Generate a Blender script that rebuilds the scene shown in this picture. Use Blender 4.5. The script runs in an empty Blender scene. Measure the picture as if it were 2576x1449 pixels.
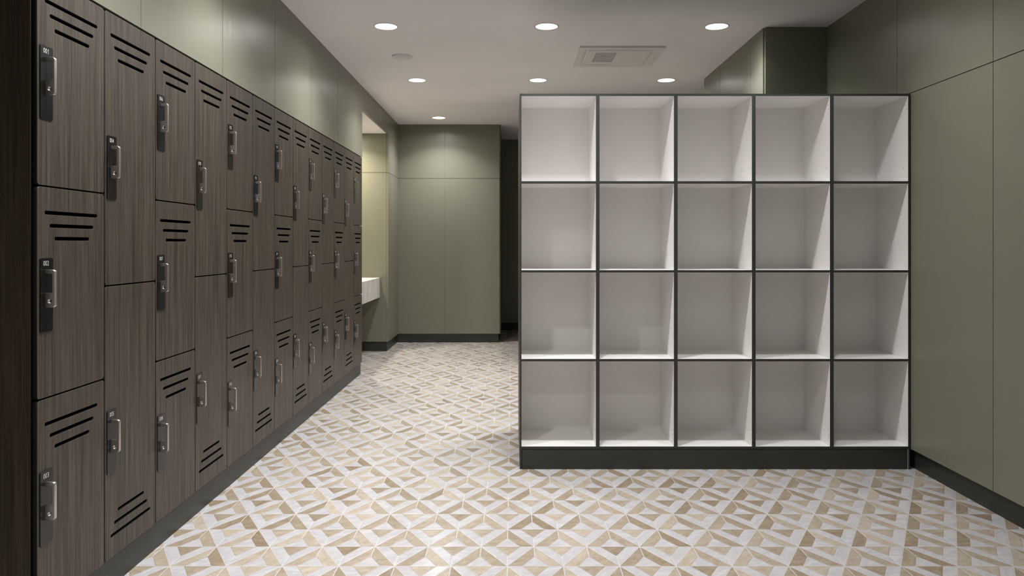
import bpy, bmesh, math, random
from mathutils import Vector, Matrix

scene = bpy.context.scene
C = scene.collection
PI = math.pi
random.seed(4)

# ------------------------------------------------------------------ materials
def srgb(r, g, b):
    def f(c):
        c /= 255.0
        return c / 12.92 if c <= 0.04045 else ((c + 0.055) / 1.055) ** 2.4
    return (f(r), f(g), f(b), 1.0)


class NT:
    """small helper around a node tree"""
    def __init__(self, name):
        self.m = bpy.data.materials.new(name)
        self.m.use_nodes = True
        self.t = self.m.node_tree
        self.t.nodes.clear()
        self.out = self.t.nodes.new('ShaderNodeOutputMaterial')
        self.b = self.t.nodes.new('ShaderNodeBsdfPrincipled')
        self.t.links.new(self.b.outputs[0], self.out.inputs[0])

    def put(self, sock, v):
        if isinstance(v, bpy.types.NodeSocket):
            self.t.links.new(v, sock)
        else:
            sock.default_value = v

    def math(self, op, a, b=0.0, c=None):
        n = self.t.nodes.new('ShaderNodeMath')
        n.operation = op
        self.put(n.inputs[0], a)
        self.put(n.inputs[1], b)
        if c is not None:
            self.put(n.inputs[2], c)
        return n.outputs[0]

    def pos(self):
        n = self.t.nodes.new('ShaderNodeNewGeometry')
        s = self.t.nodes.new('ShaderNodeSeparateXYZ')
        self.t.links.new(n.outputs['Position'], s.inputs[0])
        return s.outputs[0], s.outputs[1], s.outputs[2]

    def vec(self, x, y, z):
        n = self.t.nodes.new('ShaderNodeCombineXYZ')
        self.put(n.inputs[0], x)
        self.put(n.inputs[1], y)
        self.put(n.inputs[2], z)
        return n.outputs[0]

    def noise(self, v, scale=1.0, detail=2.0, rough=0.5, dist=0.0):
        n = self.t.nodes.new('ShaderNodeTexNoise')
        self.put(n.inputs['Vector'], v)
        n.inputs['Scale'].default_value = scale
        n.inputs['Detail'].default_value = detail
        n.inputs['Roughness'].default_value = rough
        n.inputs['Distortion'].default_value = dist
        return n.outputs[0]

    def rand(self, v):
        n = self.t.nodes.new('ShaderNodeTexWhiteNoise')
        n.noise_dimensions = '3D'
        self.put(n.inputs['Vector'], v)
        return n.outputs[0]

    def remap(self, v, a, b, c=0.0, d=1.0):
        n = self.t.nodes.new('ShaderNodeMapRange')
        self.put(n.inputs[0], v)
        for i, k in enumerate((a, b, c, d)):
            self.put(n.inputs[i + 1], k)
        return n.outputs[0]

    def mix(self, f, a, b, mode='MIX'):
        n = self.t.nodes.new('ShaderNodeMix')
        n.data_type = 'RGBA'
        n.blend_type = mode
        self.put(n.inputs[0], f)
        self.put(n.inputs[6], a)
        self.put(n.inputs[7], b)
        return n.outputs[2]

    def bump(self, h, strength=0.3, dist=0.002):
        n = self.t.nodes.new('ShaderNodeBump')
        n.inputs['Strength'].default_value = strength
        n.inputs['Distance'].default_value = dist
        self.put(n.inputs['Height'], h)
        self.t.links.new(n.outputs[0], self.b.inputs['Normal'])

    def set(self, color=None, rough=None, metal=None, spec=None):
        if color is not None:
            self.put(self.b.inputs['Base Color'], color)
        if rough is not None:
            self.put(self.b.inputs['Roughness'], rough)
        if metal is not None:
            self.put(self.b.inputs['Metallic'], metal)
        if spec is not None:
            self.put(self.b.inputs['Specular IOR Level'], spec)
        return self.m


def plain(name, col, rough=0.5, metal=0.0, spec=0.5, var=0.04, scale=6.0):
    n = NT(name)
    x, y, z = n.pos()
    f = n.remap(n.noise(n.vec(x, y, z), scale, 3), 0.3, 0.7, 1 - var, 1 + var)
    c = n.t.nodes.new('ShaderNodeVectorMath')
    c.operation = 'SCALE'
    c.inputs[0].default_value = col[:3]
    n.put(c.inputs['Scale'], f)
    n.set(c.outputs[0], rough, metal, spec)
    return n.m


def painted_panel(name, col):
    """satin painted wall panel, faint vertical grain in the lacquer"""
    n = NT(name)
    x, y, z = n.pos()
    h = n.math('ADD', x, y)
    streak = n.noise(n.vec(n.math('MULTIPLY', h, 22), 0.0, n.math('MULTIPLY', z, 2.2)), 1.0, 3)
    fine = n.noise(n.vec(n.math('MULTIPLY', h, 160), 0.0, n.math('MULTIPLY', z, 60)), 1.0, 2)
    n.set(n.mix(n.remap(streak, 0.3, 0.7), col, tuple(c * 0.985 for c in col[:3]) + (1,)),
          n.remap(streak, 0.3, 0.7, 0.33, 0.38), 0.0, 0.5)
    n.bump(n.math('ADD', streak, n.math('MULTIPLY', fine, 0.05)), 0.07, 0.005)
    return n.m


def wood(name, dark, light, k=1.0):
    """dark laminate with fine straight vertical grain"""
    n = NT(name)
    x, y, z = n.pos()
    h = n.math('ADD', x, y)
    a = n.noise(n.vec(n.math('MULTIPLY', h, 230 * k), 0.0, n.math('MULTIPLY', z, 3.0)), 1.0, 3, 0.6)
    b = n.noise(n.vec(n.math('MULTIPLY', h, 45 * k), 3.0, n.math('MULTIPLY', z, 1.3)), 1.0, 2)
    c = n.noise(n.vec(n.math('MULTIPLY', h, 700), 7.0, n.math('MULTIPLY', z, 120)), 1.0, 2)
    s = n.math('ADD', n.math('MULTIPLY', a, 0.62), n.math('ADD', n.math('MULTIPLY', b, 0.28), n.math('MULTIPLY', c, 0.24)))
    f = n.remap(s, 0.43, 0.73)
    n.set(n.mix(f, dark, light), n.remap(a, 0.3, 0.7, 0.5, 0.4), 0.0, 0.45)
    n.bump(a, 0.25, 0.0006)
    return n.m


MAT = {}
MAT['green'] = painted_panel('green_wall_paint', srgb(122, 122, 107))
MAT['groove'] = plain('groove_backing', srgb(116, 117, 100), 0.6)
MAT['ceiling'] = plain('ceiling_plaster', srgb(247, 243, 245), 0.85, var=0.03, scale=1.6)
MAT['charcoal'] = plain('charcoal_laminate', srgb(45, 47, 44), 0.45, var=0.08)
MAT['edge'] = plain('charcoal_edging', srgb(45, 49, 46), 0.5, var=0.1, scale=60)
MAT['door_edge'] = plain('door_edging', srgb(17, 18, 17), 0.75, spec=0.2)
MAT['inner'] = plain('locker_interior_shade', srgb(14, 14, 13), 0.8)  # near-black colour carries the shade inside the lockers and between doors
MAT['white'] = plain('white_melamine', srgb(233, 231, 230), 0.42, var=0.012)
MAT['hole'] = plain('screw_hole', srgb(22, 22, 20), 0.8)
MAT['wood'] = wood('dark_wood_laminate', srgb(25, 22, 19), srgb(90, 80, 70))
MAT['wood_side'] = wood('brown_wood_side_laminate', srgb(22, 17, 13), srgb(74, 59, 46), 1.3)
MAT['plate'] = plain('black_lock_plate', srgb(19, 19, 20), 0.24, 0.0, 0.4)
MAT['number'] = plain('printed_number', srgb(235, 235, 232), 0.5)
MAT['vent'] = plain('vent_plastic', srgb(232, 229, 229), 0.55)
MAT['marble'] = None

n = NT('brushed_nickel')
x, y, z = n.pos()
n.set(srgb(196, 193, 190), n.remap(n.noise(n.vec(x, y, n.math('MULTIPLY', z, 0.3)), 900.0, 2), 0.3, 0.7, 0.32, 0.36), 0.93)
MAT['metal'] = n.m

n = NT('white_marble_top')
x, y, z = n.pos()
v = n.noise(n.vec(n.math('MULTIPLY', x, 9), n.math('MULTIPLY', y, 9), n.math('MULTIPLY', z, 2.2)), 1.0, 6, 0.62, 0.6)
n.set(n.mix(n.remap(v, 0.35, 0.65), srgb(196, 191, 187), srgb(226, 222, 219)), 0.3)
MAT['marble'] = n.m


def emitter(name, col, s):
    m = bpy.data.materials.new(name)
    m.use_nodes = True
    t = m.node_tree
    t.nodes.clear()
    o = t.nodes.new('ShaderNodeOutputMaterial')
    e = t.nodes.new('ShaderNodeEmission')
    e.inputs[0].default_value = col
    e.inputs[1].default_value = s
    t.links.new(e.outputs[0], o.inputs[0])
    return m


MAT['glow'] = emitter('lamp_diffuser', (1.0, 0.95, 0.9, 1), 9.0)


def floor_material():
    n = NT('triangle_mosaic_tile')
    L = 0.2187
    D = 0.1894
    x0, y0, m = 0.2000, 2.944, 0.256
    x, y, z = n.pos()
    u = n.math('DIVIDE', n.math('SUBTRACT', x, x0), L)
    v = n.math('DIVIDE', n.math('SUBTRACT', y, y0), D)
    a = n.math('SUBTRACT', u, n.math('MULTIPLY', v, 0.5))
    ia, fa = n.math('FLOOR', a), n.math('FRACT', a)
    iv, fv = n.math('FLOOR', v), n.math('FRACT', v)
    fr_a = n.math('SUBTRACT', a, ia)
    fr_v = n.math('SUBTRACT', v, iv)
    s = n.math('ADD', fr_a, fr_v)
    up = n.math('LESS_THAN', s, 1.0)
    dn = n.math('SUBTRACT', 1.0, up)
    # barycentric distances: base, left, right
    def sel(a_up, a_dn):
        return n.math('ADD', n.math('MULTIPLY', a_up, up), n.math('MULTIPLY', a_dn, dn))
    base = sel(fr_v, n.math('SUBTRACT', 1.0, fr_v))
    p = sel(fr_a, n.math('SUBTRACT', 1.0, fr_a))
    q = sel(n.math('SUBTRACT', 1.0, s), n.math('SUBTRACT', s, 1.0))
    mn = n.math('MINIMUM', p, q)
    inner = n.math('GREATER_THAN', mn, m)
    # beige where up xor inner
    beige = n.math('ABSOLUTE', n.math('SUBTRACT', up, inner))
    side = n.math('LESS_THAN', p, q)
    code = n.math('ADD', n.math('MULTIPLY', up, 3.0), n.math('MULTIPLY', inner, 7.0))
    code = n.math('ADD', code, n.math('MULTIPLY', n.math('MULTIPLY', side, n.math('SUBTRACT', 1.0, inner)), 13.0))
    r1 = n.rand(n.vec(ia, iv, code))
    r2 = n.rand(n.vec(n.math('ADD', ia, 71.0), iv, code))
    # grout distances in barycentric units (height unit = D)
    g_edge = n.math('MINIMUM', base, mn)
    g_split = n.math('ADD', n.math('MULTIPLY', n.math('ABSOLUTE', n.math('SUBTRACT', p, q)), 0.866 / 1.0), n.math('MULTIPLY', inner, 9.0))
    g_in = n.math('ABSOLUTE', n.math('SUBTRACT', mn, m))
    w = 0.0026
    d1 = n.math('MINIMUM', g_edge, n.math('MULTIPLY', g_split, 0.33))
    d = n.math('MINIMUM', d1, n.math('ADD', g_in, 0.002))
    grout = n.remap(d1, w, w + 0.0035, 1.0, 0.0)
    rim = n.remap(g_in, 0.001, 0.005, 0.45, 0.0)
    # travertine: directional grain, turned per piece
    ang = n.math('MULTIPLY', r2, 1.2)
    ca, sa = n.math('COSINE', ang), n.math('SINE', ang)
    gx = n.math('ADD', n.math('MULTIPLY', x, ca), n.math('MULTIPLY', y, sa))
    gy = n.math('SUBTRACT', n.math('MULTIPLY', y, ca), n.math('MULTIPLY', x, sa))
    off = n.math('MULTIPLY', r1, 37.0)
    grain = n.noise(n.vec(n.math('MULTIPLY', gx, 60), n.math('MULTIPLY', gy, 320), off), 1.0, 5, 0.75)
    blot = n.noise(n.vec(n.math('MULTIPLY', gx, 22), n.math('MULTIPLY', gy, 40), off), 1.0, 3, 0.5)
    speck = n.noise(n.vec(n.math('MULTIPLY', x, 230), n.math('MULTIPLY', y, 230), off), 1.0, 2)
    bl = n.mix(n.remap(r1, 0, 1), srgb(176, 160, 138), srgb(222, 213, 199))
    bd = n.mix(n.remap(r1, 0, 1), srgb(134, 116, 92), srgb(190, 177, 156))
    bc = n.mix(n.remap(n.math('ADD', n.math('MULTIPLY', grain, 0.6), n.math('MULTIPLY', blot, 0.4)), 0.38, 0.62), bd, bl)
    sand = n.noise(n.vec(n.math('MULTIPLY', x, 800), n.math('MULTIPLY', y, 800), off), 1.0, 2)
    bc = n.mix(n.remap(sand, 0.25, 0.75, 0.0, 0.5), bc, srgb(120, 104, 84))
    bc = n.mix(n.remap(speck, 0.645, 0.70, 0.0, 0.75), bc, srgb(84, 74, 60))
    # marble
    vein = n.noise(n.vec(n.math('MULTIPLY', gx, 14), n.math('MULTIPLY', gy, 38), off), 1.0, 6, 0.6, 0.7)
    wc = n.mix(n.remap(vein, 0.42, 0.62), srgb(188, 187, 189), srgb(206, 205, 206))
    wc = n.mix(n.remap(r2, 0, 1, 0, 0.5), wc, srgb(192, 190, 192))
    col = n.mix(beige, wc, bc)
    col = n.mix(grout, col, srgb(200, 198, 197))
    col = n.mix(rim, col, srgb(120, 106, 86))
    col = n.mix(1.0, col, (0.90, 0.90, 0.92, 1), 'MULTIPLY')
    rough = n.math('ADD', n.remap(r2, 0, 1, 0.15, 0.24), n.math('ADD', n.math('MULTIPLY', beige, 0.10), n.math('MULTIPLY', grout, 0.3)))
    n.set(col, rough, 0.0, 0.5)
    und = n.noise(n.vec(x, y, off), 26.0, 3)
    edge = n.remap(d, 0.0, 0.022, 0.0, 1.0)
    h = n.math('ADD', n.math('MULTIPLY', edge, 1.0), n.math('ADD', n.math('MULTIPLY', und, 0.35), n.math('MULTIPLY', n.math('MULTIPLY', beige, grain), 0.35)))
    n.bump(h, 0.35, 0.0016)
    return n.m


MAT['floor'] = floor_material()


# ------------------------------------------------------------------ mesh helpers
def add_box(bm, x0, x1, y0, y1, z0, z1, mi=0, front=None, faces=None):
    """front: material index for the face looking to -Y ; faces: dict axis-> index"""
    vs = [bm.verts.new((x, y, z)) for x in (x0, x1) for y in (y0, y1) for z in (z0, z1)]
    quads = {'-x': (0, 1, 3, 2), '+x': (4, 6, 7, 5), '-y': (0, 4, 5, 1), '+y': (2, 3, 7, 6), '-z': (0, 2, 6, 4), '+z': (1, 5, 7, 3)}
    for k, q in quads.items():
        f = bm.faces.new([vs[i] for i in q])
        f.material_index = mi
        if k == '-y' and front is not None:
            f.material_index = front
        if faces and k in faces:
            f.material_index = faces[k]


def finish(name, bm, mats, parent=None, loc=(0, 0, 0), recalc=True):
    if recalc:
        bmesh.ops.recalc_face_normals(bm, faces=bm.faces)
    me = bpy.data.meshes.new(name)
    bm.to_mesh(me)
    bm.free()
    for m in mats:
        me.materials.append(m)
    return link(name, me, parent, loc)


def link(name, me, parent=None, loc=(0, 0, 0)):
    o = bpy.data.objects.new(name, me)
    C.objects.link(o)
    o.location = loc
    if parent:
        o.parent = parent
    return o


def thing(name, label, cat, loc=(0, 0, 0), group=None):
    o = bpy.data.objects.new(name, None)
    C.objects.link(o)
    o.location = loc
    return tag(o, label, cat, group)


def tag(o, label, cat, group=None):
    o['label'] = label
    o['category'] = cat
    if group:
        o['group'] = group
    return o


def struct(o, label=None, cat=None):
    o['kind'] = 'structure'
    if label:
        o['label'] = label
    if cat:
        o['category'] = cat
    return o


def cyl(bm, c, r, h, seg=48, mi=0, r2=None, axis='z'):
    """closed cylinder / frustum from c along +axis"""
    r2 = r if r2 is None else r2
    def P(a, rr, t):
        p, q = rr * math.cos(a), rr * math.sin(a)
        if axis == 'z':
            return (c[0] + p, c[1] + q, c[2] + t)
        return (c[0] + t, c[1] + p, c[2] + q)
    a = [bm.verts.new(P(2 * PI * i / seg, r, 0)) for i in range(seg)]
    b = [bm.verts.new(P(2 * PI * i / seg, r2, h)) for i in range(seg)]
    for i in range(seg):
        bm.faces.new((a[i], a[(i + 1) % seg], b[(i + 1) % seg], b[i])).material_index = mi
    bm.faces.new(a).material_index = mi
    bm.faces.new(b).material_index = mi


def lathe(bm, c, prof, seg=56, mi=0):
    """closed ring profile [(r, z)] turned about z"""
    rings = [[bm.verts.new((c[0] + r * math.cos(2 * PI * i / seg), c[1] + r * math.sin(2 * PI * i / seg), c[2] + z)) for i in range(seg)] for r, z in prof]
    for k in range(len(rings)):
        a, b = rings[k], rings[(k + 1) % len(rings)]
        for i in range(seg):
            f = bm.faces.new((a[i], a[(i + 1) % seg], b[(i + 1) % seg], b[i]))
            f.material_index = mi
            f.smooth = True


def rounded(pts, seg=6):
    """pts: list of (x, y, radius) -> polygon with rounded corners"""
    out = []
    n_ = len(pts)
    for i in range(n_):
        x, y, r = pts[i]
        if r <= 0:
            out.append((x, y))
            continue
        p = Vector((x, y))
        a = (Vector(pts[i - 1][:2]) - p).normalized()
        b = (Vector(pts[(i + 1) % n_][:2]) - p).normalized()
        ca, cb = p + a * r, p + b * r
        cen = p + (a + b) * r
        a0 = math.atan2((ca - cen).y, (ca - cen).x)
        a1 = math.atan2((cb - cen).y, (cb - cen).x)
        dlt = (a1 - a0 + PI) % (2 * PI) - PI
        for k in range(seg + 1):
            t = a0 + dlt * k / seg
            out.append((cen.x + r * math.cos(t), cen.y + r * math.sin(t)))
    return out


def extruded(loops, depth, bevel=0.0, res=1):
    """filled 2D outline with holes -> mesh (z in [-depth/2, depth/2])"""
    cu = bpy.data.curves.new('tmp', 'CURVE')
    cu.dimensions = '2D'
    cu.fill_mode = 'BOTH'
    cu.extrude = depth / 2 - bevel
    cu.bevel_depth = bevel
    cu.bevel_resolution = res
    cu.offset = -bevel
    for lp in loops:
        s = cu.splines.new('POLY')
        s.points.add(len(lp) - 1)
        for i, (px, py) in enumerate(lp):
            s.points[i].co = (px, py, 0, 1)
        s.use_cyclic_u = True
    o = bpy.data.objects.new('tmp', cu)
    C.objects.link(o)
    dg = bpy.context.evaluated_depsgraph_get()
    me = bpy.data.meshes.new_from_object(o.evaluated_get(dg))
    bpy.data.objects.remove(o)
    bpy.data.curves.remove(cu)
    bm = bmesh.new()
    bm.from_mesh(me)
    bpy.data.meshes.remove(me)
    bmesh.ops.remove_doubles(bm, verts=bm.verts, dist=1e-6)
    return bm


def remap_verts(bm, f):
    for v in bm.verts:
        v.co = Vector(f(*v.co))


# ------------------------------------------------------------------ key sizes (metres)
XL, XR = -1.450, 2.220          # left / right wall faces
H = 2.783                       # ceiling
HG = 2.094                      # horizontal groove / top of lockers
BH = 0.112                      # baseboard height
G = 0.0045                      # groove width
Y0 = 2.3127                     # near end of the lockers
CW = 0.3860                     # locker column width
NC = 13
YE = Y0 + NC * CW               # far end of the lockers = alcove side
YP = 8.872                      # far side of alcove
YF = 9.665                      # end wall
YD = 11.05                      # dark wall beyond
YB = -1.3                       # behind the viewer
XA = -2.32                      # alcove back wall
SOF = 2.553                     # alcove soffit


def panel_wall(name, axis, face, out, a0, a1, z0, z1, seams, groove=True, thick=0.02, back=0.06, mat='green'):
    """Panelled wall. axis 'x': face at x=face looking along out (+1/-1), runs along y from a0 to a1.
    axis 'y': face at y=face, runs along x."""
    bm = bmesh.new()
    cuts = [a0] + [s for s in sorted(seams) if a0 < s < a1] + [a1]
    rows = [(z0, HG - G / 2), (HG + G / 2, z1)] if (groove and z0 < HG < z1) else [(z0, z1)]
    f0, f1 = sorted((face, face - out * thick))
    b0, b1 = sorted((face - out * 0.006, face - out * (thick + back)))
    for i in range(len(cuts) - 1):
        s = cuts[i] + (G / 2 if i > 0 else 0)
        e = cuts[i + 1] - (G / 2 if i < len(cuts) - 2 else 0)
        for r0, r1 in rows:
            if axis == 'x':
                add_box(bm, f0, f1, s, e, r0, r1)
            else:
                add_box(bm, s, e, f0, f1, r0, r1)
    c0, c1 = sorted((face - out * 0.031, face - out * (thick + back)))
    d0, d1 = sorted((face - out * 0.0195, face - out * (thick + back)))
    for r0, r1 in rows:
        if axis == 'x':
            add_box(bm, b0, b1, a0, a1, r0 + 0.0005, r1 - 0.0005, 1)
        else:
            add_box(bm, a0, a1, b0, b1, r0 + 0.0005, r1 - 0.0005, 1)
    b0, b1 = d0, d1
    if axis == 'x':
        add_box(bm, b0, b1, a0, a1, z0 + 0.001, z1, 1)
        add_box(bm, c0, c1, a0, a1, 0.0, z0 + 0.001, 1)
    else:
        add_box(bm, a0, a1, b0, b1, z0 + 0.001, z1, 1)
        add_box(bm, a0, a1, c0, c1, 0.0, z0 + 0.001, 1)
    return struct(finish(name, bm, [MAT[mat], MAT['groove']]))


# ------------------------------------------------------------------ room shell
bm = bmesh.new()
add_box(bm, -2.5, 4.3, YB - 0.1, YD + 0.15, -0.12, 0.0)
struct(finish('floor', bm, [MAT['floor']]), 'beige and white triangular mosaic tile floor', 'floor')

bm = bmesh.new()
add_box(bm, -2.5, 4.3, YB - 0.1, YD + 0.15, H, H + 0.12)
struct(finish('ceiling', bm, [MAT['ceiling']]), 'warm off-white plaster ceiling', 'ceiling')

# left wall: bulkhead above the lockers with seams, header over the alcove, pier beyond it
bm = bmesh.new()
seams = [2.96, 3.794, 4.634, 5.459, 6.300, 7.120, 7.65, 8.245]
cuts = [Y0] + seams + [YP]
for i in range(len(cuts) - 1):
    s = cuts[i] + (G / 2 if i else 0)
    e = cuts[i + 1] - (G / 2 if i < len(cuts) - 2 else 0)
    if e <= YE:
        add_box(bm, XL - 0.02, XL, s, e, HG + 0.002, H)
    elif s >= YE:
        add_box(bm, XL - 0.02, XL, s, e, SOF, H)
    else:
        add_box(bm, XL - 0.02, XL, s, YE, HG + 0.002, H)
        add_box(bm, XL - 0.02, XL, YE, e, SOF, H)
add_box(bm, -2.02, XL - 0.006, Y0, YE, HG + 0.008, H, 1)       # core above lockers
add_box(bm, XA - 0.02, XL - 0.006, YE, YP + 0.02, SOF + 0.003, H, 1)   # core above alcove
add_box(bm, -2.10, -2.02, YB, YE, 0, H, 0)                       # behind the lockers
# pier after the alcove, with groove
for r0, r1 in ((BH, HG - G / 2), (HG + G / 2, H)):
    add_box(bm, XL - 0.02, XL, YP, 9.36 - G / 2, r0, r1)
    add_box(bm, XL - 0.02, XL, 9.36 + G / 2, YF, r0, r1)
    add_box(bm, XA, XL - 0.022, YP, YP + 0.02, r0, min(r1, SOF + 0.002))
for r0, r1 in ((BH + 0.001, HG - G / 2), (HG + G / 2, H)):
    add_box(bm, XA, XL - 0.006, YP + 0.006, YF + 0.02, r0, r1, 1)
add_box(bm, XA, XL - 0.0195, YP + 0.0195, YF + 0.02, BH + 0.001, H, 1)
add_box(bm, XA, XL - 0.0215, YP + 0.0215, YF + 0.02, 0, BH + 0.001, 1)
# alcove near cheek and back
add_box(bm, XA, XL - 0.024, YE + 0.002, YE + 0.012, 0, SOF)
add_box(bm, XA - 0.1, XA, YE - 0.1, YP + 0.1, 0, H)
struct(finish('wall_left', bm, [MAT['green'], MAT['groove']]), 'green panelled wall above the lockers and around the vanity alcove', 'wall')

bm = bmesh.new()
add_box(bm, XA, XL - 0.021, YE + 0.013, YP - 0.001, SOF - 0.001, SOF + 0.002)
struct(finish('trim_1', bm, [MAT['ceiling']]), 'white soffit of the vanity alcove', 'soffit')

# end wall, facing the viewer
bm = bmesh.new()
for r0, r1 in ((BH, HG - G / 2), (HG + G / 2, H)):
    add_box(bm, XL, -0.857 - G / 2, YF, YF + 0.02, r0, r1)
    add_box(bm, -0.857 + G / 2, -0.160, YF, YF + 0.02, r0, r1)
    add_box(bm, -0.168, -0.148, YF + 0.024, YD, r0, r1)
for r0, r1 in ((BH + 0.001, HG - G / 2), (HG + G / 2, H)):
    add_box(bm, XL - 0.5, -0.166, YF + 0.006, YD, r0, r1, 1)
add_box(bm, XL - 0.5, -0.176, YF + 0.0195, YD, BH + 0.001, H, 1)
add_box(bm, XL - 0.5, -0.180, YF + 0.0215, YD, 0, BH + 0.001, 1)
struct(finish('wall_end', bm, [MAT['green'], MAT['groove']]), 'green panelled end wall', 'wall')
panel_wall('wall_far', 'y', YD, -1, -0.166, 4.2, BH, H, [0.9, 1.9])
panel_wall('wall_right', 'x', XR, -1, YB, 7.0, BH, H, [1.75, 2.62, 3.494, 4.367])
panel_wall('wall_back', 'y', YB, 1, -2.1, XR + 0.1, BH, H, [-0.8, 0.4, 1.6])
panel_wall('wall_outer', 'x', 4.15, -1, 7.0, YD, BH, H, [8.5])
# partition behind the cubbies
bm = bmesh.new()
for r0, r1 in ((BH, HG - G / 2), (HG + G / 2, H)):
    add_box(bm, 0.09, 4.15, 7.80, 7.82, r0, r1)
    add_box(bm, 0.09, 4.15, 7.90, 7.92, r0, r1)
    add_box(bm, 0.09, 0.11, 7.8205, 7.8995, r0, r1)
add_box(bm, 0.11, 4.15, 7.8195, 7.9005, BH, H, 1)
struct(finish('wall_partition', bm, [MAT['green'], MAT['groove']]), 'green partition wall behind the cubbies', 'wall')

# square column block on the right
bm = bmesh.new()
for r0, r1 in ((BH, HG - G / 2), (HG + G / 2, H)):
    add_box(bm, 1.786, XR, 5.336, 5.356, r0, r1)
    for s, e in ((5.362, 5.637 - G / 2), (5.637 + G / 2, 6.466 - G / 2), (6.466 + G / 2, 7.0)):
        add_box(bm, 1.7765, 1.7965, s, e, r0, r1)
    add_box(bm, 1.797, XR + 0.08, 6.985, 7.005, r0, r1)
add_box(bm, 1.792, XR + 0.08, 5.345, 6.99, BH + 0.001, H, 1)
add_box(bm, 1.81, XR + 0.08, 5.37, 6.97, 0, BH + 0.001, 1)
struct(finish('wall_block', bm, [MAT['green'], MAT['groove']]), 'green panelled block standing out from the right wall', 'wall')

# baseboards (set back behind the panels)
def baseboard(name, boxes, label):
    bm_ = bmesh.new()
    for b in boxes:
        add_box(bm_, *b)
    struct(finish(name, bm_, [MAT['charcoal']]), label, 'baseboard')

R = 0.018
baseboard('baseboard_left', [(XA, XL - R, YP + R, YF + R, 0, BH)], 'charcoal baseboard under the left pier')
baseboard('baseboard_end', [(XL - R, -0.160 - R + 0.006, YF + R - 0.006, YD, 0, BH)], 'charcoal baseboard under the end wall')
baseboard('baseboard_far', [(-0.17, 4.1, YD + 0.018, YD + 0.03, 0, BH)], 'charcoal baseboard of the dark far wall')
baseboard('baseboard_partition', [(0.108, 4.15, 7.818, 7.902, 0, BH)], 'charcoal baseboard of the partition behind the cubbies')
baseboard('baseboard_right', [(XR + 0.028, XR + 0.0305, YB, 5.36, 0, BH - 0.001)], 'charcoal baseboard along the right wall')

# ------------------------------------------------------------------ lockers
T = 0.016
GAP = 0.0056
DW = CW - GAP
TOP = 2.089
BOT = 0.114


def door_mesh(name, h, slots_top):
    w = DW
    r = 0.012
    loops = [rounded([(0, 0, r), (w, 0, r), (w, h, r), (0, h, r)])]
    for k, (c0, ln) in enumerate(((0.079, 0.299), (0.1195, 0.248), (0.160, 0.197))):
        zc = h - c0 if slots_top else c0
        x0 = 0.1875 - ln / 2
        a = 0.0060
        loops.append(rounded([(x0, zc - a, a * .98), (x0 + ln, zc - a, a * .98), (x0 + ln, zc + a, a * .98), (x0, zc + a, a * .98)], 5))
    b = extruded(loops, T, 0.0007, 0)
    remap_verts(b, lambda x, y, z: (z - T / 2, x, y))
    bmesh.ops.recalc_face_normals(b, faces=b.faces)
    for f in b.faces:
        f.material_index = 0 if f.normal.x > 0.3 else 1
    me = bpy.data.meshes.new(name)
    b.to_mesh(me)
    b.free()
    me.materials.append(MAT['wood'])
    me.materials.append(MAT['door_edge'])
    return me


H3 = (TOP - BOT - 2 * GAP) / 3
H2 = (TOP - BOT - GAP) / 2
me_third = door_mesh('door', H3, True)
me_half_t = door_mesh('door', H2, True)
me_half_b = door_mesh('door', H2, False)

# lock plate 64 x 230 mm
PW, PH = 0.064, 0.230
b = extruded([rounded([(0, 0, .006), (PW, 0, .006), (PW, PH, .006), (0, PH, .006)])], 0.003, 0.0005, 1)
remap_verts(b, lambda x, y, z: (z + 0.0015, x, y))
bmesh.ops.recalc_face_normals(b, faces=b.faces)
me_plate = bpy.data.meshes.new('lock_plate')
b.to_mesh(me_plate)
b.free()
me_plate.materials.append(MAT['plate'])

# handle fin with a padlock hole
outl = rounded([(0, 0, 0), (.030, 0, .0085), (.030, .118, .0085), (0, .118, 0), (0, .1055, 0), (.0225, .1055, .006), (.0225, .0455, .006), (0, .0455, 0)], 7)
hole = [(0.0150 + 0.0065 * math.cos(2 * PI * i / 28), 0.0195 + 0.0065 * math.sin(2 * PI * i / 28)) for i in range(28)]
b = extruded([outl, hole], 0.0125, 0.0012, 2)
remap_verts(b, lambda x, y, z: (x, z, y))
bmesh.ops.recalc_face_normals(b, faces=b.faces)
me_handle = bpy.data.meshes.new('handle')
b.to_mesh(me_handle)
b.free()
me_handle.materials.append(MAT['metal'])


def glyph(ch):
    """outline of one digit as (verts in 0..1 box, faces)"""
    if ch == '1':
        t = 0.17
        v = [(0.72 - t, 0), (0.72, 0), (0.72, 1), (0.72 - t * 0.75, 1), (0.30, 0.83), (0.22, 0.70), (0.72 - t, 0.80)]
        return v, [(0, 1, 2, 6), (6, 2, 3), (6, 3, 4, 5)]
    cu = bpy.data.curves.new('t', 'FONT')
    cu.body = ch
    cu.offset = -0.014
    o = bpy.data.objects.new('t', cu)
    C.objects.link(o)
    dg = bpy.context.evaluated_depsgraph_get()
    me = bpy.data.meshes.new_from_object(o.evaluated_get(dg))
    v = [tuple(p.co[:2]) for p in me.vertices]
    f = [tuple(p.vertices) for p in me.polygons]
    bpy.data.objects.remove(o)
    bpy.data.curves.remove(cu)
    bpy.data.meshes.remove(me)
    x0, x1 = min(p[0] for p in v), max(p[0] for p in v)
    y0, y1 = min(p[1] for p in v), max(p[1] for p in v)
    return [((p[0] - x0) / (x1 - x0), (p[1] - y0) / (y1 - y0)) for p in v], f


GLYPHS = {}


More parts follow.
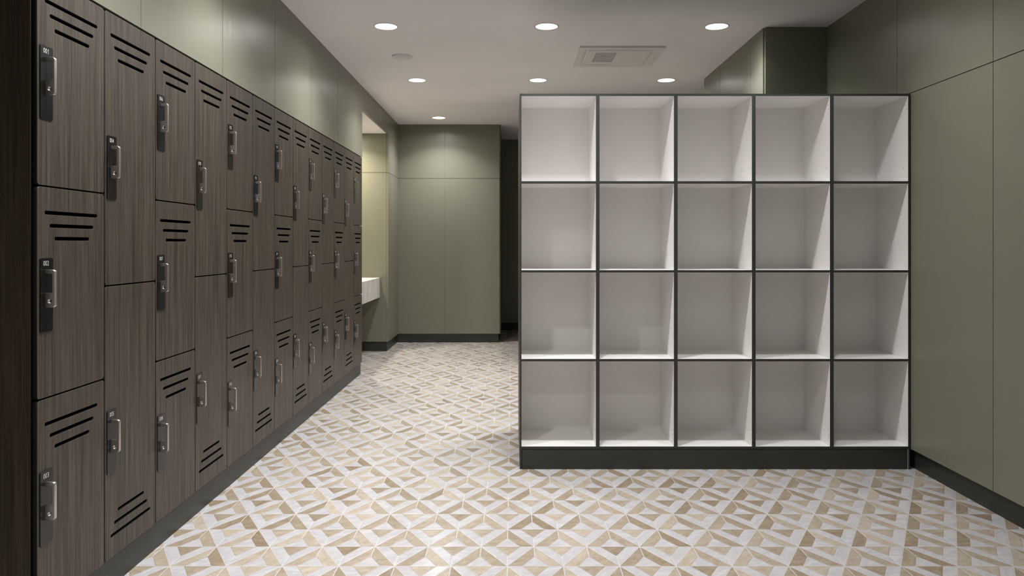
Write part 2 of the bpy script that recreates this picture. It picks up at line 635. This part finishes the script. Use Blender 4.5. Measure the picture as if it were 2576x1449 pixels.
def number_mesh(txt):
    vs, fs = [], []
    cw, gw, gh = 0.0098, 0.0078, 0.0146
    for i, ch in enumerate(txt):
        if ch not in GLYPHS:
            GLYPHS[ch] = glyph(ch)
        v, f = GLYPHS[ch]
        n0 = len(vs)
        for p in v:
            vs.append((0.0003, (i - 1) * cw - gw / 2 + p[0] * gw, (p[1] - 0.5) * gh))
        fs += [tuple(n0 + k for k in q) for q in f]
    me = bpy.data.meshes.new('door_number')
    me.from_pydata(vs, [], fs)
    me.materials.append(MAT['number'])
    return me


def column_body(h0, h1, divs, y_in=0.0):
    b = bmesh.new()
    xf, xb = -0.026, -0.50
    s = 0.009
    add_box(b, xb, xf, 0, s, h0, h1)
    add_box(b, xb, xf, CW - s, CW, h0, h1)
    for z0, z1 in [(h0, h0 + 0.012), (h1 - 0.012, h1)] + [(d - 0.007, d + 0.007) for d in divs]:
        add_box(b, xb, xf - 0.0003, s, CW - s, z0, z1)
    add_box(b, xb, xb + 0.008, s, CW - s, h0 + 0.012, h1 - 0.012, 1)
    # inner and front faces painted near-black, standing in for shade behind slots and gaps
    bmesh.ops.recalc_face_normals(b, faces=b.faces)
    for f in b.faces:
        c = f.calc_center_median()
        if f.normal.x > 0.5:
            f.material_index = 1
        if abs(f.normal.x) < 0.5 and s * 0.9 <= c.y <= CW - s * 0.9 and h0 < c.z < h1:
            f.material_index = 1
    me = bpy.data.meshes.new('cabinet_body')
    b.to_mesh(me)
    b.free()
    me.materials.append(MAT['charcoal'])
    me.materials.append(MAT['inner'])
    return me


B3 = column_body(0.1125, 2.0905, [BOT + H3 + GAP / 2, BOT + 2 * H3 + 1.5 * GAP])
B2 = column_body(0.1125, 2.0905, [BOT + H2 + GAP / 2])

NUMS = [['001', '002', '003'], ['004', '005'], ['006', '007', '008'], ['010', '011'], ['012', '013', '014'], ['015', '016'],
        ['018', '017', '019'], ['020', '021'], ['022', '023', '024'], ['025', '026'], ['027', '028', '029'], ['030', '031'], ['032', '033', '034']]
WHERE = ['nearest the viewer', 'second from the near end of the row', 'third from the near end of the row', 'fourth from the near end of the row',
         'fifth from the near end of the row', 'sixth from the near end of the row', 'seventh, the middle of the row', 'sixth from the far end of the row',
         'fifth from the far end of the row', 'fourth from the far end of the row', 'third from the far end of the row', 'second to last before the vanity alcove',
         'last one, beside the vanity alcove']

for i in range(NC):
    three = len(NUMS[i]) == 3
    lab = '%s dark wood locker column, %s' % ('three-door' if three else 'two-door', WHERE[i])
    if i < 5:
        lab = '%s dark wood locker column numbered %s to %s, %s' % ('three-door' if three else 'two-door', NUMS[i][0], NUMS[i][-1], WHERE[i].replace(' of the row', '').replace(' from the near end', ' from near end'))
    root = thing('locker_cabinet', lab, 'locker', (-1.452, Y0 + i * CW, 0), 'locker columns along the left wall')
    link('cabinet_body', B3 if three else B2, root)
    if i == 0:
        b = bmesh.new()
        xs0, xs1 = -0.508, -0.0168
        add_box(b, xs0, xs1, -0.004, -0.0002, 0.0, 2.090)
        for hx, hz in ((-1.5505 + 1.452, 1.401), (-1.5246 + 1.452, 1.703), (-1.4925 + 1.452, 1.058), (-1.5513 + 1.452, 0.797)):
            hb = bmesh.ops.create_cone(b, cap_ends=True, segments=12, radius1=0.0026, radius2=0.0026, depth=0.0008,
                                       matrix=Matrix.Translation((hx, -0.0042, hz)) @ Matrix.Rotation(PI / 2, 4, 'X'))
            for v in hb['verts']:
                for f in v.link_faces:
                    f.material_index = 1
        sp = finish('side_panel', b, [MAT['wood_side'], MAT['hole']], root)
        sp['label'] = 'brown wood grain end panel of the locker row'
    for k, num in enumerate(NUMS[i]):
        h = H3 if three else H2
        z0 = TOP - h - k * (h + GAP)
        me = me_third if three else (me_half_t if k == 0 else me_half_b)
        d = link('door', me, root, (0, GAP / 2, z0))
        pt = h - (0.2205 if three else 0.446)
        link('lock_plate', me_plate, d, (0, 0.0110, pt - PH))
        link('handle', me_handle, d, (0.0028, 0.0125 + 0.0272, pt - 0.036 - 0.118))
        link('door_number', number_mesh(num), d, (0.00295, 0.0125 + 0.0272, pt - 0.0163))

b = bmesh.new()
add_box(b, -1.95, -1.4637, Y0 + 0.02, YE - 0.014, 0, 0.1115)
tag(finish('plinth', b, [MAT['charcoal']]), 'long charcoal plinth running under the whole locker row', 'plinth')

# ------------------------------------------------------------------ cubby shelving
YC = 4.2114
S = YC / 1905.0


def px(v): return (v - 1288) * S
def pz(v): return 1.25 - (v - 615.3) * S


cub = thing('cubby_shelf', 'large white cubby shelf with charcoal edges, five bays wide and four rows high', 'shelf unit', (px(1798), YC, 0))
ox = px(1798)
YK = 4.589
YR = 5.13                       # the side panels run on behind the back panel
xl, xr = px(1307.4) - ox, px(2289.2) - ox
cl = [(1311.9, 1499.0), (1508.3, 1695.2), (1704.7, 1891.5), (1900.9, 2087.8), (2097.4, 2284.4)]
rw = [(241.6, 455.8), (462.1, 679.5), (685.4, 902.9), (909.0, 1123.1)]
cl = [(px(a) - ox, px(b_) - ox) for a, b_ in cl]
rw = [(pz(a), pz(b_)) for a, b_ in rw]
ztop = pz(235.7)
zbot = pz(1129.4)
W3 = [MAT['white'], MAT['edge'], MAT['wood_side'], MAT['hole']]
pins = [(0.024, 2.032), (0.015, 2.007), (0.025, 1.981), (0.08, 1.974), (0.305, 1.974), (0.33, 1.682), (0.192, 1.681), (0.052, 1.682),
        (0.322, 1.492), (0.271, 1.493), (0.305, 1.42), (0.08, 1.42), (0.024, 1.13), (0.024, 1.078), (0.305, 0.773), (0.079, 0.775),
        (0.305, 0.199), (0.079, 0.2), (0.024, 0.214), (0.015, 0.189), (0.024, 0.164)]


def pin_holes(b, x):
    for dy, z in pins:
        cyl(b, (x - 0.0004, dy, z), 0.0024, 0.0008, 10, 3, axis='x')


# side panels
b = bmesh.new()
add_box(b, xl, cl[0][0], 0, YR - YC, 0, ztop, 2, front=1, faces={'+x': 0, '+z': 1})
finish('side_panel', b, W3, cub)['label'] = 'left side panel, brown wood outside'
b = bmesh.new()
add_box(b, cl[4][1], xr, 0, YR - YC, 0, ztop, 2, front=1, faces={'-x': 0, '+z': 1, '+x': 1})
pin_holes(b, cl[4][1])
finish('side_panel', b, W3, cub)
for k in range(4):
    b = bmesh.new()
    add_box(b, cl[k][1], cl[k + 1][0], 0, YK - YC, rw[3][1], rw[0][0], 0, front=1)
    pin_holes(b, cl[k][1])
    finish('divider', b, W3, cub)
b = bmesh.new()
add_box(b, cl[0][0], cl[4][1], 0, YR - YC, rw[0][0], ztop, 0, front=1, faces={'+z': 1})
finish('top_panel', b, W3, cub)
b = bmesh.new()
add_box(b, cl[0][0], cl[4][1], 0, YK - YC, zbot, rw[3][1], 0, front=1)
finish('bottom_panel', b, W3, cub)
for k in range(5):
    for j in range(3):
        b = bmesh.new()
        add_box(b, cl[k][0], cl[k][1], 0, YK - YC, rw[j + 1][0], rw[j][1], 0, front=1)
        finish('shelf', b, W3, cub)
b = bmesh.new()
add_box(b, cl[0][0], cl[4][1], YK - YC + 0.0003, YK - YC + 0.008, zbot, rw[0][0], 0)
finish('back_panel', b, W3, cub)
b = bmesh.new()
add_box(b, cl[0][0], cl[4][1], YR - YC - 0.02, YR - YC - 0.001, 0.0, rw[0][0], 2)
finish('rear_panel', b, W3, cub)['label'] = 'brown wood rear panel'
b = bmesh.new()
add_box(b, cl[0][0] + 0.0035, cl[4][1] - 0.0035, 0.0015, 0.018, 0.0, zbot - 0.003)
add_box(b, cl[0][0] + 0.0005, cl[4][1] - 0.0005, 0.018, 0.03, 0.0, zbot - 0.0005)
finish('plinth', b, [MAT['charcoal']], cub)

# ------------------------------------------------------------------ vanity counter
v = thing('vanity_counter', 'thick white marble vanity counter floating in the alcove past the lockers', 'counter', (-1.92, 8.1, 0.632))
b = bmesh.new()
bx0, bx1, by0, by1 = XA + 1.92 + 0.001, -1.545 + 1.92, YE + 0.014 - 8.1, YP - 0.002 - 8.1
bmesh.ops.create_cube(b, size=1.0, matrix=Matrix.Translation(((bx0 + bx1) / 2, (by0 + by1) / 2, 0.116)) @ Matrix.Diagonal((bx1 - bx0, by1 - by0, 0.232, 1)))
bmesh.ops.bevel(b, geom=list(b.edges), offset=0.002, segments=2, affect='EDGES')
finish('countertop', b, [MAT['marble']], v)

# ------------------------------------------------------------------ ceiling fittings
b = bmesh.new()
prof = [(0.0835, 0.0), (0.0835, -0.002), (0.0815, -0.0035), (0.0775, -0.003), (0.0770, 0.0)]
lathe(b, (0, 0, 0), prof)
bmesh.ops.recalc_face_normals(b, faces=b.faces)
me_ring = bpy.data.meshes.new('trim_ring')
b.to_mesh(me_ring)
b.free()
me_ring.materials.append(MAT['metal'])
b = bmesh.new()
cyl(b, (0, 0, -0.0016), 0.0768, 0.0013)
bmesh.ops.recalc_face_normals(b, faces=b.faces)
me_dif = bpy.data.meshes.new('diffuser')
b.to_mesh(me_dif)
b.free()
me_dif.materials.append(MAT['glow'])


def lamp(x, y, label, watts, group='round ceiling downlights', col=(1.0, 0.985, 0.965), z=H, spread=135):
    t = thing('downlight', label, 'ceiling light', (x, y, z), group)
    link('trim_ring', me_ring, t)
    link('diffuser', me_dif, t)
    for share, ang in ((0.72, spread * 0.92), (0.28, spread * 1.18)):
        li = bpy.data.lights.new('downlight_beam', 'AREA')
        li.shape = 'DISK'
        li.size = 0.145
        li.energy = watts * share
        li.color = col
        li.spread = math.radians(ang)
        lo = bpy.data.objects.new('downlight_beam', li)
        C.objects.link(lo)
        lo.parent = t
        lo.location = (0, 0, -0.005)
    return t


WT = 19.2
XA_, XB_, XC_ = -0.885, 0.243, 1.438
lamp(XA_, 5.32, 'round recessed downlight, leftmost of the front three, near the locker wall', WT)
lamp(XB_, 5.32, 'round recessed downlight, middle one of the front three on the ceiling', WT)
lamp(XC_, 5.32, 'round recessed downlight, rightmost of the front three, beside the green block', WT * 0.5)
lamp(XA_, 7.06, 'round recessed downlight in the second row, just beyond the round ceiling cap', WT)
lamp(XB_, 7.06, 'round recessed downlight in the second row, above the left end of the cubbies', WT)
lamp(XC_, 7.06, 'round recessed downlight in the second row, beyond the rectangular ceiling vent', WT * 0.5)
lamp(XA_, 9.15, 'smallest and farthest round downlight, close to the green end wall', WT)
off = 'round recessed downlight over the room nearer than the ceiling shown in the photo'
for (x_, y_) in ((XA_, 3.60), (XB_, 3.60), (XC_, 3.60), (XA_, 2.40), (XB_, 1.0), (XA_, 0.2)):
    lamp(x_, y_, off, WT * (0.55 if x_ == XC_ else (0.85 if y_ < 2 else 1.0)), 'downlights out of view above the viewer')
lamp(-1.98, 8.42, 'recessed downlight inside the vanity alcove, hidden behind the lockers', 33, 'alcove downlights', (1.0, 0.90, 0.72), SOF - 0.001, 152)

t = thing('speaker_cover', 'round white two-step cap on the ceiling beside the second row of downlights', 'ceiling fitting', (-0.8926, 6.156, H))
b = bmesh.new()
cyl(b, (0, 0, -0.014), 0.080, 0.0138, 56, r2=0.0845)
finish('flange', b, [MAT['vent']], t)
b = bmesh.new()
cyl(b, (0, 0, -0.021), 0.056, 0.0068, 56, r2=0.061)
finish('cover', b, [MAT['vent']], t)

# rectangular fan grille
t = thing('ceiling_vent', 'rectangular white exhaust fan cover with a small square grille', 'ceiling vent', (0.857, 6.165, H))
b = bmesh.new()


def frustum_ring(b, o, i, zo, zi):
    """o, i: outer/inner rect (x0,x1,y0,y1); sloped ring faces"""
    def rect(r, z_): return [b.verts.new(p) for p in ((r[0], r[2], z_), (r[1], r[2], z_), (r[1], r[3], z_), (r[0], r[3], z_))]
    A, B = rect(o, zo), rect(i, zi)
    for k in range(4):
        b.faces.new((A[k], A[(k + 1) % 4], B[(k + 1) % 4], B[k]))


O = (-0.332, 0.332, -0.320, 0.320)
I1 = (-0.290, 0.290, -0.262, 0.272)
I2 = (-0.262, 0.262, -0.240, 0.250)
frustum_ring(b, O, O, -0.014, 0.0)
frustum_ring(b, O, I1, -0.014, -0.016)
frustum_ring(b, I1, I2, -0.016, -0.003)
frustum_ring(b, I2, (-0.262, 0.262, -0.240, 0.250), -0.003, -0.0005)
finish('frame', b, [MAT['vent']], t)
b = bmesh.new()
P0 = (-0.252, 0.252, -0.228, 0.238)
frustum_ring(b, P0, P0, -0.013, -0.001)
frustum_ring(b, P0, (-0.225, 0.225, -0.205, 0.213), -0.013, -0.020)
f = [b.verts.new(p) for p in ((-0.020, -0.205, -0.020), (0.225, -0.205, -0.020), (0.225, 0.213, -0.020), (-0.020, 0.213, -0.020))]
b.faces.new(f)
# strip around the grille
for x0, x1, y0, y1 in ((-0.225, -0.195, -0.205, 0.213), (-0.195, -0.020, -0.205, -0.190), (-0.195, -0.020, 0.118, 0.213)):
    add_box(b, x0, x1, y0, y1, -0.0185, -0.012)
add_box(b, -0.0277, -0.0197, -0.205, 0.213, -0.0199, -0.006)
finish('cover', b, [MAT['vent']], t)
b = bmesh.new()
nx, ny = 14, 24
gx0, gx1, gy0, gy1 = -0.195, -0.028, -0.190, 0.118
for k in range(nx + 1):
    xx = gx0 + (gx1 - gx0) * k / nx
    add_box(b, xx - 0.0019, xx + 0.0019, gy0, gy1, -0.017, -0.012)
for k in range(ny + 1):
    yy = gy0 + (gy1 - gy0) * k / ny
    add_box(b, gx0, gx1, yy - 0.0019, yy + 0.0019, -0.0168, -0.0125)
finish('grille', b, [MAT['vent']], t)
b = bmesh.new()
add_box(b, gx0 - 0.004, gx1 + 0.004, gy0 - 0.004, gy1 + 0.004, -0.004, -0.001)
finish('fan_opening', b, [MAT['charcoal']], t)['label'] = 'dark fan opening behind the grille'

# ------------------------------------------------------------------ camera, world, view
cam = bpy.data.cameras.new('camera')
cam.sensor_width = 36.0
cam.lens = 1905.0 / 2576.0 * 36.0
cam.shift_y = -(724.5 - 615.3) / 2576.0
cam.clip_start = 0.05
co = bpy.data.objects.new('camera', cam)
co.location = (0, 0, 1.25)
co.rotation_euler = (PI / 2, 0, 0)
C.objects.link(co)
scene.camera = co

w = bpy.data.worlds.new('world')
scene.world = w
w.use_nodes = True
w.node_tree.nodes['Background'].inputs[0].default_value = (0.02, 0.02, 0.02, 1)
w.node_tree.nodes['Background'].inputs[1].default_value = 0.0

scene.view_settings.view_transform = 'Standard'
scene.view_settings.look = 'None'
scene.view_settings.gamma = 1.0
scene.view_settings.use_curve_mapping = False
scene.view_settings.exposure = 0.0
scene.cycles.max_bounces = 10
scene.cycles.diffuse_bounces = 8
scene.cycles.sample_clamp_indirect = 6.0
scene.cycles.use_denoising = True
